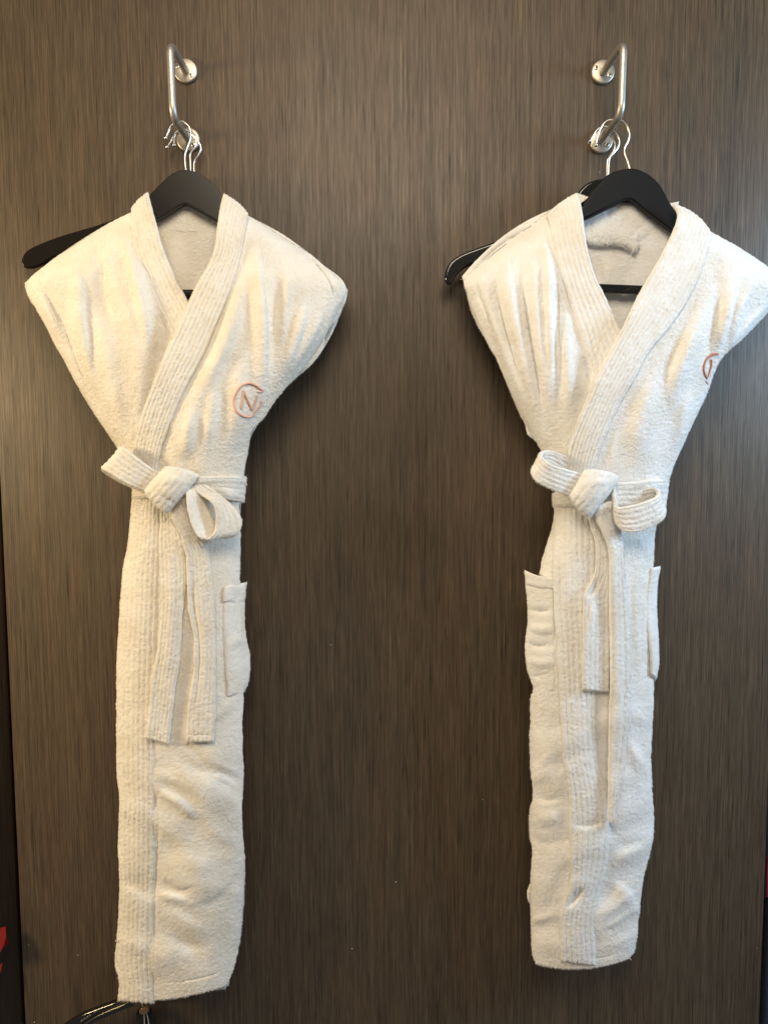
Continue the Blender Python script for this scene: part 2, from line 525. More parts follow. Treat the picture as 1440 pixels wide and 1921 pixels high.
# ------------------------------------------------------------------ coat hooks on the wall
def wall_hook(label, tops, flU, flL, rodU0, tipU, tipL, rodL0, scr):
    o = thing('wall_hook', label, 'wall hook', P(flL[0], flL[1], 0), 'steel wall hooks')
    D = .090
    r = .0053
    # bar: wall -> out -> down -> wall
    A = P(*rodU0, .004); B = P(*tipU, D-.006); Cc = P(*tipL, D-.006); E = P(*rodL0, .004)
    def bend(p, q, s, rad):
        a = (p-q)/np.linalg.norm(p-q); b = (s-q)/np.linalg.norm(s-q)
        out = []
        for t in np.linspace(0, 1, 9):
            out.append((1-t)**2*(q+a*rad)+2*t*(1-t)*q+t*t*(q+b*rad))
        return out
    pts = [A]+[A+(B-A)*k for k in (.3, .6)]+bend(A, B, Cc, .016)+[B+(Cc-B)*k for k in (.35, .5, .65)]+bend(B, Cc, E, .016)+[E+(Cc-E)*k for k in (.6, .3)]+[E]
    tube('rod', pts, r, M_steel, o, seg=20, catmull=False)
    R = 21*1.2/F
    for f, sc in ((flU, scr[0]), (flL, scr[1])):
        c = P(*f, .002)
        rr = np.array([0, .35, .9, .98, 1.0, 1.0, .97]) * R
        yy = np.array([-.0062, -.0062, -.0062, -.0055, -.0042, -.0008, -.0005])
        a = np.linspace(0, 2*np.pi, 40, endpoint=False)
        co = np.stack([np.stack([c[0]+q*np.cos(a), np.full(40, y), c[2]+q*np.sin(a)], -1) for q, y in zip(rr+1e-5, yy)]).reshape(-1, 3)
        fl = mesh_obj('flange', co, grid_quads(len(rr), 40, True), M_plate, o)
        for s in sc:
            sp = P(*s, .0063)
            rs = .0034
            a = np.linspace(0, 2*np.pi, 16, endpoint=False)
            r2 = np.array([1e-5, .62, .95, 1.0])*rs; y2 = np.array([-.0072, -.0072, -.0069, -.0060])
            co = np.stack([np.stack([sp[0]+q*np.cos(a), np.full(16, y), sp[2]+q*np.sin(a)], -1) for q, y in zip(r2, y2)]).reshape(-1, 3)
            w = mesh_obj('screw', co, grid_quads(4, 16, True), M_screw, fl)
            # cross recess, joined to the screw as a second material slot
            me = w.data; me.materials.append(M_dark)
            import bmesh
            bm = bmesh.new(); bm.from_mesh(me)
            for ang in (.5, .5+math.pi/2):
                ca, sa = math.cos(ang), math.sin(ang)
                vs = []
                for du_, dv_ in ((-1, -.28), (1, -.28), (1, .28), (-1, .28)):
                    x = (du_*ca-dv_*sa)*.0016; z = (du_*sa+dv_*ca)*.0016
                    vs.append(bm.verts.new((sp[0]+x, -.00735-(.00004 if ang > 1 else 0), sp[2]+z)))
                fc = bm.faces.new(vs); fc.material_index = 1
            bm.to_mesh(me); bm.free()
    return o


wall_hook('steel wall hook bending to the left, above the bathrobe with the whole circle logo', None, (349, 134), (354, 263), (349, 134), (319, 82), (325, 219), (354, 263),
          [[(334, 124), (359.5, 141)], [(363, 271)]])
wall_hook('steel wall hook bending to the right, above the bathrobe whose logo is half hidden', None, (1129.5, 136), (1126, 266), (1129, 138), (1169, 80), (1164, 214), (1124, 266),
          [[(1117, 127), (1142, 141)], [(1138, 271)]])

# ------------------------------------------------------------------ hangers
def hanger(label, group, hook, ball, hd, outline, d0, d1, mat, bar=None, barmat=None, tilt=None, bevel=.003):
    b0 = hook[-1]
    o = thing('coat_hanger', label, 'coat hanger', P(b0[0], b0[1], (d0+d1)/2), group)
    slab('body', outline, d0, d1, mat, o, bevel=bevel, tilt=tilt)
    cxo = np.mean([p[0] for p in outline])
    end = (b0[0], b0[1]+14)
    pts = [P(p[0], p[1], hd) for p in hook]+[P(end[0], end[1], (d0+d1)/2)]
    h = tube('hook', pts, .0016, M_chrome, o, n=70, seg=10)
    c = P(hook[0][0], hook[0][1], hd)
    a = np.linspace(0, 2*np.pi, 14, endpoint=False); ph = np.linspace(.01, np.pi-.01, 9)
    co = np.stack([np.stack([c[0]+.0027*np.sin(q)*np.cos(a), c[1]+.0027*np.sin(q)*np.sin(a), np.full(14, c[2]+.0027*np.cos(q))], -1) for q in ph]).reshape(-1, 3)
    mesh_obj('ball_tip', co, grid_quads(9, 14, True), M_chrome, h)
    if bar:
        (x0, y0), (x1, y1), th = bar
        slab('bar', [(x0, y0-th/2), (x1, y1-th/2), (x1, y1+th/2), (x0, y0+th/2)], d0+.001, d1-.002, barmat or mat, o, bevel=.0035, smooth_pts=False)
    return o


GL = 'hangers on the left wall hook'
GR = 'hangers on the right wall hook'
hanger('glossy black hanger under the shoulders of the bathrobe with the whole circle logo', GL,
       [(311, 259), (315, 250), (320, 238), (328, 231), (340, 227), (350, 233), (357, 243), (358, 258), (353, 273), (348, 287), (347, 299), (349, 322)], None, .054,
       [(76, 540), (100, 516), (150, 482), (235, 428), (262, 398), (281, 371), (304, 347), (326, 328), (349, 321), (376, 328), (402, 348), (419, 371), (440, 398), (480, 428), (550, 472), (600, 506), (628, 535), (630, 548), (612, 546), (560, 508), (480, 458), (407, 415), (362, 390), (349, 384), (336, 390), (295, 415), (220, 452), (150, 494), (105, 528), (84, 542)],
       .050, .063, M_black, bar=((120, 552), (590, 552), 17))
hanger('black hanger whose long arm sticks out past the left shoulder of the left bathrobe', GL,
       [(314, 276), (320, 267), (325, 257), (335, 249), (350, 243), (363, 252), (373, 267), (377, 278), (372, 291), (364, 305), (365, 330)], None, .018,
       [(43, 494), (47, 479), (62, 466), (105, 448), (150, 434), (190, 422), (243, 402), (290, 378), (325, 345), (362, 330), (395, 345), (425, 378), (470, 420), (540, 470), (575, 500), (560, 512), (520, 496), (440, 450), (390, 412), (362, 395), (335, 410), (280, 440), (200, 462), (120, 478), (75, 500), (50, 504)],
       .012, .023, M_black, tilt=0)
hanger('black hanger sandwiched between the other two on the left hook', GL,
       [(327, 272), (327, 262), (329, 251), (337, 244), (350, 244), (362, 253), (368, 265), (366, 276), (357, 289), (357, 300), (358, 322)], None, .0335,
       [(150, 500), (200, 470), (260, 430), (300, 385), (330, 350), (357, 338), (385, 350), (412, 385), (450, 430), (510, 470), (560, 500), (550, 510), (500, 492), (430, 452), (385, 418), (357, 404), (330, 418), (285, 452), (215, 490), (165, 512)],
       .0285, .0385, M_black)
hanger('matte black hanger at the neck of the bathrobe with the half hidden logo', GR,
       [(1117, 272), (1120, 257), (1125, 242), (1135, 229), (1148, 224), (1163, 225), (1175, 236), (1180, 252), (1177, 265), (1171, 277), (1171, 287), (1177, 303), (1182, 322)], None, .060,
       [(905, 520), (930, 492), (990, 458), (1060, 428), (1089, 390), (1108, 362), (1136, 331), (1160, 321), (1184, 318), (1208, 326), (1233, 347), (1253, 382), (1268, 403), (1300, 440), (1360, 480), (1430, 530), (1445, 560), (1425, 562), (1370, 520), (1300, 462), (1259, 436), (1210, 400), (1178, 376), (1150, 388), (1096, 414), (1020, 452), (960, 482), (925, 520)],
       .055, .068, M_matte, bar=((935, 534), (1400, 552), 17), barmat=M_gloss)
hanger('glossy black hanger whose curved arm end sticks out between the two bathrobes', GR,
       [(1106, 265), (1112, 255), (1120, 243), (1133, 237), (1148, 243), (1158, 255), (1161, 265), (1158, 277), (1148, 290), (1142, 300), (1140, 345)], None, .038,
       [(834, 528), (834, 512), (843, 493), (862, 479), (889, 468), (940, 450), (1000, 430), (1060, 395), (1085, 358), (1105, 342), (1130, 336), (1160, 342), (1190, 366), (1240, 420), (1290, 460), (1330, 500), (1315, 512), (1270, 480), (1200, 440), (1150, 410), (1130, 402), (1100, 415), (1030, 448), (960, 475), (900, 492), (868, 505), (852, 522), (843, 536)],
       .031, .043, M_gloss, bar=((862, 524), (1320, 524), 12), bevel=.0045)
hanger('black hanger sandwiched behind the other two on the right hook', GR,
       [(1105, 268), (1110, 257), (1118, 246), (1130, 242), (1143, 252), (1152, 267), (1151, 280), (1143, 294), (1138, 306), (1138, 350)], None, .0235,
       [(900, 505), (950, 478), (1020, 448), (1080, 400), (1110, 365), (1135, 355), (1160, 365), (1190, 400), (1240, 448), (1290, 478), (1330, 505), (1320, 516), (1250, 490), (1190, 450), (1135, 420), (1080, 450), (1010, 490), (910, 516)],
       .0185, .0285, M_black)


# ------------------------------------------------------------------ bathrobes
def ell(s, k=2.4, p=.5):
    return np.clip(1-np.abs(np.clip(s, -1, 1))**k, 0, 1)**p


def make_profile(rows):
    """rows: y, xl, xr, front centre depth, edge depth, back centre depth"""
    r0 = np.array(rows, float)
    yy = np.arange(r0[0, 0]-150, r0[-1, 0]+150, 4.0)
    r = np.stack([yy]+[np.interp(yy, r0[:, 0], r0[:, k]) for k in range(1, 6)], 1)
    ker = np.hanning(33); ker /= ker.sum()
    for k in (3, 4, 5):
        r[:, k] = np.convolve(np.pad(r[:, k], 16, mode='edge'), ker, mode='valid')
    ker = np.hanning(11); ker /= ker.sum()
    for k in (1, 2):
        r[:, k] = np.convolve(np.pad(r[:, k], 5, mode='edge'), ker, mode='valid')
    def q(py): return [np.interp(py, r[:, 0], r[:, k]) for k in range(1, 6)]
    def front(px, py, U=None, Tt=None):
        a, b, dc, de, db = q(py)
        s = (px-(a+b)/2)/((b-a)/2)
        return de+(dc-de)*ell(s)
    def back(px, py, U=None, Tt=None):
        a, b, dc, de, db = q(py)
        s = (px-(a+b)/2)/((b-a)/2)
        return de+(db-de)*ell(s)
    return front, back


def fan_folds(rows, amp, seed, n=5.0):
    """long soft drapes that run from the shoulders into the gathered waist"""
    r = np.array(rows, float)
    def g(px, py):
        a = np.interp(py, r[:, 0], r[:, 1]); b = np.interp(py, r[:, 0], r[:, 2])
        q = (px-a)/(b-a)
        v = vnoise(q*n*10+.012*py, py/260*10, 10, seed)
        w = vnoise(q*n*21+.02*py, py/180*10, 10, seed+3)
        k = 1-np.abs(v)*3.2
        env = np.clip((py-430)/90, 0, 1)*np.clip((960-py)/120, 0, 1)
        return env*amp*(.8*k+.7*w)
    return g


def slack(amp, seed, y0, y1, ang=.5):
    """soft diagonal slack creases of hanging towelling"""
    c, s_ = math.cos(ang), math.sin(ang)
    def g(px, py):
        x = px+26*vnoise(px, py, 90, seed+7); y = py+30*vnoise(px, py, 80, seed+9)
        a = x*c+y*s_; b = -x*s_+y*c
        v = vnoise(a/3.0, b, 30, seed); w = vnoise(a/2.4, b, 40, seed+2); z = vnoise(px*1.0, py/3.2, 34, seed+4)
        crease = np.exp(-(v*4.2)**2)
        msk = np.clip(vnoise(px, py, 90, seed+5)*1.6+.4, 0, 1)
        env = np.clip((py-y0)/120, .12, 1)*np.clip((y1-py)/60, 0, 1)
        return amp*env*(.85*crease*msk+1.5*w+.5*z)
    return g


def shoulder_roll(f, pts, drop=.022, rad=26, floor=.045):
    c = cr(pts, 24)
    def g(px, py, U, Tt):
        best = np.full(px.shape, 1e9)
        for i in range(len(c)-1):
            dx, dy = c[i+1]-c[i]; L2 = dx*dx+dy*dy
            tt = np.clip(((px-c[i, 0])*dx+(py-c[i, 1])*dy)/L2, 0, 1)
            best = np.minimum(best, np.hypot(px-(c[i, 0]+tt*dx), py-(c[i, 1]+tt*dy)))
        k = np.clip(best/rad, 0, 1)
        return np.maximum(f(px, py) - drop*(1-np.sqrt(1-(1-k)**2)), floor)
    return g


def add_thread(name, pts, r, mat, parent, off, zb, n=None):
    a = np.array(pts, float)
    d = zb.get(a[:, 0], a[:, 1], R=1)+off
    return tube(name, P(a[:, 0], a[:, 1], d), r, mat, parent, n=n or len(a)*6, seg=6)


def belt_on(zb, off, lo=.0):
    return lambda px, py, U, Tt: np.maximum(zb.get(px, py), lo)+off


# ======================= LEFT ROBE
A = thing('bathrobe', 'left cream terry bathrobe with a whole pink-gold circle logo and one side pocket', 'bathrobe', P(340, 1880, .05), 'hanging bathrobes')
zA = ZBuf(.05)
mA = M_terryA
rowsA = [
    (360, 240, 450, .070, .045, .045), (420, 190, 500, .083, .045, .044), (530, 44, 656, .094, .045, .043), (620, 86, 614, .102, .046, .038), (720, 145, 545, .104, .046, .026),
    (840, 222, 470, .096, .045, .022), (915, 247, 458, .088, .040, .022), (1000, 243, 452, .086, .042, .020), (1150, 224, 456, .086, .045, .020),
    (1300, 218, 460, .082, .045, .020), (1600, 224, 460, .078, .042, .016), (1885, 216, 440, .070, .036, .014)]
frontA, backA = make_profile(rowsA)
# back of the robe
sheet('back_panel', mA, A, [(275, 380), (200, 436), (106, 492), (56, 538), (60, 560), (104, 645), (137, 706), (193, 799), (242, 880), (250, 940), (240, 1050), (228, 1200), (226, 1450), (228, 1700), (228, 1868)],
      [(421, 372), (490, 425), (590, 487), (648, 535), (640, 585), (606, 655), (542, 718), (495, 778), (464, 841), (452, 930), (449, 1090), (456, 1250), (450, 1450), (450, 1700), (424, 1856)],
      depth=backA, T=.004, zb=zA, splat=False, fuzz=.25, step=3.0, seed=2, rim=6,
      ridges=[([(330, 440), (325, 500), (330, 560)], 14, 14, .004), ([(385, 440), (378, 500), (370, 560)], 10, 16, -.003)])
sheet('collar_back', mA, A, [(277, 368), (283, 395), (294, 438)], [(424, 368), (416, 395), (408, 438)], depth=lambda x, y, U, T_: .0445-.004*(2*U-1)**2, T=.005, quilt=(4, .0006, .1, .9),
      bow0=(0, 10), fuzz=.6, seed=3)
# hidden under panel crossing at the waist and down the skirt
sheet('under_panel', mA, A, [(262, 840), (256, 930), (252, 1050), (240, 1300), (236, 1600), (236, 1850)], [(440, 840), (440, 930), (440, 1100), (446, 1300), (448, 1600), (430, 1850)],
      depth=lambda x, y, U, T_: frontA(x, y)-.012, T=.004, zb=zA, splat=False, fuzz=0, step=6, seed=5)
# chest, picture left
shlA = [(46, 533), (62, 505), (102, 476), (163, 444), (223, 409), (254, 386)]
rA1 = [([(231, 425), (244, 480), (262, 550), (276, 620), (284, 700)], 9, 13, .0085),
       ([(132, 474), (148, 530), (152, 600), (166, 680), (190, 750)], 12, 8, .0075),
       ([(215, 480), (232, 560), (262, 660), (270, 760)], 12, 16, .0045),
       ([(74, 532), (92, 580), (120, 640)], 9, 4, .006),
       ([(104, 560), (136, 650), (164, 720), (200, 790)], 4, 9, -.0050),
       ([(180, 560), (205, 680), (225, 780), (245, 840)], 14, 14, .004),
       ([(190, 440), (196, 540), (212, 640)], 16, 10, -.004),
       ([(300, 600), (296, 680), (280, 760), (262, 830)], 10, 14, -.006),
       ([(170, 444), (132, 468), (98, 490), (76, 516), (72, 532)], 2.2, 2.2, -.0018),
       ([(52, 556), (66, 590), (92, 640)], 4, 4, -.004)]
rA1 = [(p, w1*1.15 if w1 > 2.5 else w1, w2*1.15 if w2 > 2.5 else w2, a*(1.35 if min(w1, w2) > 2.5 else 1.1)) for p, w1, w2, a in rA1]
sheet('front_panel', mA, A, [(47, 531), (53, 554), (81, 600), (104, 645), (137, 706), (170, 766), (193, 799), (221, 836), (240, 868), (248, 905)],
      [(262, 392), (278, 470), (310, 560), (338, 620), (345, 690), (335, 740), (322, 790), (312, 830), (305, 870), (300, 905)],
      depth=shoulder_roll(lambda x, y: frontA(x, y)-.004, shlA), bow0=(-4, -10), zb=zA, ridges=rA1, seed=11, drape=fan_folds(rowsA, .0065, 3))
# lapel, picture left
sheet('lapel', mA, A, [(248, 392), (248, 440), (261, 500), (290, 572), (320, 630), (352, 690)], [(278, 361), (287, 395), (309, 473), (333, 527), (354, 566), (390, 630)],
      depth=lambda x, y, U, T_: np.maximum(frontA(x, y), .066)-.001+.002*U+.007*np.clip((500-y)/90, 0, 1)*U-.012*np.clip((410-y)/60, 0, 1), quilt=(6, .0012, .06, .90), T=.007, rim=6, zb=zA, bow0=(-2, -2), seed=12, fuzz=1.3)
# chest, picture right
shrA = [(455, 398), (488, 420), (542, 455), (588, 483), (630, 511), (653, 540)]
rA2 = [([(452, 470), (440, 560), (418, 640), (392, 700), (370, 770)], 10, 15, .0095),
       ([(478, 440), (490, 520), (496, 600), (497, 690), (496, 765)], 16, 2.5, .0085),
       ([(516, 470), (520, 560), (512, 660), (503, 740)], 12, 10, -.004),
       ([(575, 545), (566, 600), (548, 660), (520, 720)], 12, 6, .0065),
       ([(610, 560), (590, 620), (560, 670), (530, 720)], 10, 5, .005),
       ([(545, 500), (535, 580), (525, 660)], 9, 6, .004),
       ([(488, 424), (545, 460), (590, 496), (621, 540), (622, 582)], 2.0, 2.0, -.0035),
       ([(500, 424), (560, 462), (606, 497), (636, 530), (640, 575)], 9, 9, .004),
       ([(632, 575), (622, 600), (612, 622)], 2.5, 6, -.004),
       ([(460, 640), (450, 720), (440, 800), (432, 860)], 14, 10, .004),
       ([(404, 700), (396, 780), (382, 860)], 10, 10, .0045),
       ([(360, 760), (352, 820), (345, 870)], 9, 9, .005),
       ([(420, 560), (408, 640), (380, 720)], 8, 8, -.003)]
rA2 = [(p, w1*1.15 if w1 > 2.5 else w1, w2*1.15 if w2 > 2.5 else w2, a*(1.35 if min(w1, w2) > 2.5 else 1.1)) for p, w1, w2, a in rA2]
sheet('front_panel', mA, A, [(452, 400), (430, 480), (405, 560), (370, 640), (335, 710), (305, 770), (285, 830), (272, 880), (262, 905)],
      [(652, 545), (649, 562), (630, 600), (612, 624), (606, 656), (580, 688), (542, 720), (509, 762), (492, 786), (472, 808), (466, 841), (458, 880), (456, 905)],
      depth=shoulder_roll(lambda x, y: frontA(x, y)+.008, shrA), bow0=(7, -13), zb=zA, ridges=rA2, seed=13, damp=46, drape=fan_folds(rowsA, .0072, 6))
sheet('lapel', mA, A, [(420, 363), (411, 399), (400, 473), (369, 534), (345, 585), (309, 664), (282, 730), (262, 790), (251, 850), (249, 900)],
      [(465, 402), (460, 440), (447, 497), (425, 562), (388, 655), (353, 720), (328, 775), (308, 831), (298, 870), (294, 905)],
      depth=lambda x, y, U, T_: frontA(x, y)+.0145-.0025*U**2-.012*np.clip((410-y)/60, 0, 1), quilt=(7, .0013, .05, .88), T=.007, rim=6, zb=zA, bow0=(4, -2), seed=14, fuzz=1.2)
# skirt
rA3 = [([(296, 1484), (330, 1502), (352, 1522), (380, 1540)], 3.5, 9, .0085),
       ([(312, 1430), (350, 1465), (390, 1500), (436, 1526)], 16, 12, .0055),
       ([(300, 1400), (330, 1450), (360, 1500)], 14, 14, -.003),
       ([(296, 1640), (315, 1655), (340, 1668), (372, 1660)], 8, 4, -.0065),
       ([(294, 1672), (318, 1682), (350, 1690)], 5, 5, .005),
       ([(452, 1630), (430, 1662), (400, 1688), (360, 1700)], 5, 8, -.004),
       ([(300, 1700), (340, 1725), (380, 1742), (410, 1735)], 12, 10, .0055),
       ([(305, 1560), (320, 1590), (310, 1620)], 12, 12, -.004),
       ([(330, 1590), (370, 1620), (420, 1610)], 12, 14, .004),
       ([(310, 1745), (350, 1768), (400, 1780)], 9, 9, -.004),
       ([(306, 1842), (350, 1838), (400, 1826), (436, 1806)], 1.8, 1.8, -.0022),
       ([(350, 1030), (352, 1100), (350, 1200), (345, 1330)], 10, 10, -.003),
       ([(438, 1300), (420, 1330), (395, 1350)], 5, 7, .004),
       ([(375, 1420), (390, 1445), (420, 1460)], 12, 12, -.0025),
       ([(296, 1440), (298, 1560), (292, 1700), (290, 1860)], 2.2, 2.2, -.0022),
       ([(226, 1640), (262, 1662), (285, 1700)], 16, 18, -.003),
       ([(440, 1090), (436, 1150), (440, 1250)], 8, 8, -.003)]
rA3 = [(p, w1*1.35 if w1 > 2.5 else w1, w2*1.35 if w2 > 2.5 else w2, a*.68) for p, w1, w2, a in rA3]
sheet('skirt_panel', mA, A, [(252, 915), (247, 960), (242, 1020), (232, 1070), (226, 1150), (221, 1240), (221, 1380), (221, 1450), (226, 1501), (224, 1577), (226, 1656), (224, 1712), (221, 1760), (218, 1803), (225, 1842), (223, 1875)],
      [(453, 900), (448, 945), (450, 1017), (450, 1095), (455, 1180), (457, 1290), (454, 1380), (456, 1450), (453, 1521), (457, 1591), (459, 1662), (456, 1705), (452, 1746), (444, 1790), (434, 1828), (424, 1848)],
      depth=lambda x, y, U, T_: frontA(x, y)+.004, bow1=(0, 12), zb=zA, ridges=rA3, seed=15, quilt=None, T=.006, drape=slack(.0058, 4, 1340, 1880, .55))
sheet('front_band', mA, A, [(254, 922), (247, 962), (242, 1020), (232, 1070), (226, 1150), (220, 1240), (220, 1380), (220, 1450), (225, 1501), (223, 1577), (225, 1656), (223, 1712), (220, 1760), (217, 1803), (224, 1842), (222, 1877)],
      [(303, 922), (302, 1000), (300, 1100), (297, 1250), (294, 1380), (294, 1450), (293, 1501), (292, 1577), (291, 1656), (290, 1712), (290, 1760), (290, 1803), (290, 1842), (291, 1882)],
      depth=lambda x, y, U, T_: np.maximum(zA.get(x, y, 1), frontA(x, y)+.002)*.5+(frontA(x, y)+.008)*.5+.0030-.0060*U**4, quilt=(7, .0012, .10, .95), T=.005, rim=5, zb=zA, seed=16, fuzz=1.4, flen=.0016,
      ridges=[([(215, 1645), (255, 1660), (292, 1690)], 14, 16, -.0045), ([(218, 1780), (250, 1770), (290, 1790)], 14, 14, .003)])
# pocket
sheet('pocket', mA, A, [(420, 1101), (417, 1140), (418, 1200), (421, 1257), (427, 1307)], [(462, 1093), (459, 1132), (459, 1179), (468, 1226), (467, 1273), (459, 1298)],
      depth=lambda x, y, U, T_: zA.get(x, y, 1)*.6+.4*.070+.0045-.018*U**2, T=.0055, rim=7, zb=zA, seed=17, fuzz=1.2,
      ridges=[([(418, 1128), (440, 1130), (462, 1128)], 2, 2, -.002), ([(440, 1100), (441, 1150)], 2, 2, -.002), ([(425, 1220), (445, 1200), (466, 1215)], 8, 8, .003)])
pk = [o for o in A.children if o.name.startswith('pocket')][0]
sheet('pocket_hem', mA, pk, [(419, 1100), (417, 1116), (417, 1130)], [(463, 1092), (461, 1108), (460, 1124)], depth=lambda x, y, U, T_: zA.get(x, y, 1)+.001-.010*U**2, T=.004, rim=4, seed=70, fuzz=1.2)
# belt
bA = sheet('belt', mA, A, [(249, 912), (280, 905), (330, 895), (380, 893), (420, 892), (462, 893)], [(250, 937), (285, 934), (335, 936), (385, 938), (420, 937), (457, 944)],
           depth=lambda x, y, U, T_: frontA(x, y)*.55+.45*zA.get(x, y)+.012-.016*np.clip((x-425)/35, 0, 1)**2-.016*np.clip((275-x)/28, 0, 1)**2, T=.008, rim=6, zb=zA, seed=18, fuzz=1.2, quilt=(4, .0009, .1, .9),
           ridges=[([(400, 915), (430, 925), (458, 930)], 5, 5, .003), ([(340, 900), (380, 912), (410, 908)], 5, 5, -.003)])
sheet('belt_tail', mA, bA, [(300, 940), (300, 985), (297, 1038), (300, 1085), (302, 1132), (296, 1210), (284, 1273), (279, 1330), (273, 1385)], [(333, 940), (340, 1000), (347, 1038), (349, 1085), (343, 1163), (337, 1241), (331, 1288), (323, 1351), (317, 1396)],
      depth=belt_on(zA, .0045, .07), T=.006, zb=zA, seed=19, fuzz=1.3, quilt=(6, .0011, .05, .95), ridges=[([(318, 950), (322, 1050), (320, 1200), (300, 1370)], 10, 10, .002)])
sheet('belt_tail', mA, bA, [(316, 940), (318, 966), (336, 1000), (346, 1030), (350, 1057), (352, 1132), (363, 1195), (363, 1257), (353, 1320), (349, 1392)], [(347, 930), (358, 975), (374, 1005), (389, 1025), (397, 1070), (402, 1120), (405, 1180), (406, 1257), (405, 1335), (402, 1392)],
      depth=belt_on(zA, .005, .078), T=.006, zb=zA, seed=20, fuzz=1.3, quilt=(5, .0010, .12, .92), ridges=[([(356, 1030), (362, 1120), (374, 1200), (372, 1280), (358, 1360)], 4, 4, -.003), ([(352, 1378), (402, 1378)], 2, 2, -.0015)])
# left loop: back layer then front layer, one folded ribbon
zk = float(frontA(np.array([310.]), np.array([915.]))[0])
sheet('belt_loop', mA, bA, [(309, 892, zk+.022), (270, 868, zk+.030), (237, 842, zk+.030), (226, 838, zk+.020), (236, 846, zk+.012), (270, 868, zk+.010), (305, 884, zk+.012)],
      [(280, 926, zk+.024), (240, 908, zk+.032), (198, 884, zk+.030), (190, 880, zk+.020), (200, 890, zk+.012), (245, 915, zk+.010), (285, 930, zk+.012)],
      T=.005, zb=zA, seed=21, fuzz=1.4, quilt=(4, .0012, .12, .88), rim=4, two=True)
# right loop: ribbon seen from its side
d1_, d2_ = zk+.034, zk+.018
sheet('belt_loop', mA, bA, [(347, 914, zk+.022), (349, 930, d1_), (352, 955, d1_+.004), (358, 980, d1_+.006), (368, 1003, d1_+.006), (384, 1011, d1_+.004), (398, 1003, d1_+.002), (404, 985, d1_), (404, 958, d1_), (394, 940, d1_), (372, 926, zk+.028), (350, 914, zk+.022)],
      [(376, 905, zk+.018), (385, 925, d2_), (392, 950, d2_-.004), (402, 975, d2_-.006), (414, 996, d2_-.006), (430, 1007, d2_-.004), (447, 1000, d2_), (454, 984, d2_), (450, 966, d2_), (436, 948, d2_), (412, 928, zk+.020), (380, 905, zk+.018)],
      T=.0045, zb=zA, seed=22, fuzz=1.3, quilt=(4, .0011, .08, .92), rim=4, two=True)
sheet('belt_knot', mA, bA, [(312, 875), (298, 890), (284, 906), (271, 921)], [(374, 891), (358, 912), (336, 938), (314, 964)],
      depth=lambda x, y, U, T_: zk+.030+.012*np.sin(np.pi*U)**.6*np.sin(np.pi*np.clip(T_, .02, .98))**.5-.004*U, bow0=(2, -4), bow1=(-3, 4), T=.009, rim=8, zb=zA, seed=23, fuzz=1.4, quilt=(5, .0009, .08, .92),
      ridges=[([(300, 905), (325, 900), (350, 905)], 5, 5, .002), ([(295, 925), (318, 935), (328, 948)], 4, 4, -.002)])
# embroidery
em = thing('tmp', '', '', (0, 0, 0)); bpy.data.objects.remove(em)
def emblem(parent, strokes, mat, zb, r):
    first = None
    for k, (pts, rad) in enumerate(strokes):
        c = cr(pts, max(8, len(pts)*5)) if len(pts) > 2 else cr(pts, 8)
        d = zb.get(c[:, 0], c[:, 1], R=1)+.0012
        q = P(c[:, 0], c[:, 1], d)
        o = tube('embroidered_mark', q, rad*1.2, mat, parent if first is None else first, n=len(q)*2, seg=6, flat=.8)
        if first is None: first = o
    return first


arc = [(488, 729), (482, 724), (474, 720), (466, 719), (456, 722), (448, 729), (442, 739), (438, 750), (440, 762), (445, 772), (453, 779), (462, 782), (470, 782), (476, 776), (482, 767), (488, 760), (490, 752)]
tipm = [(483.5, 735), (488, 735), (493, 733), (488, 729)]
emblem(A, [(arc, .0014), (tipm, .0011), ([(452, 767), (455, 752), (457, 735)], .0013), ([(457, 733), (463, 747), (473, 769)], .0014), ([(474, 768), (478, 756), (483, 742)], .0010)], M_thread, zA, .001)
tube('loose_thread', P(np.array([456, 459, 462, 463]), np.array([908, 909, 907, 911]), np.array([.06, .062, .065, .066])), .0005, M_cotton, A, seg=5)
tube('loose_thread', P(np.array([224, 219, 217, 221]), np.array([1764, 1763, 1766, 1765]), np.array([.066, .066, .067, .067])), .0004, M_cotton, A, seg=5)

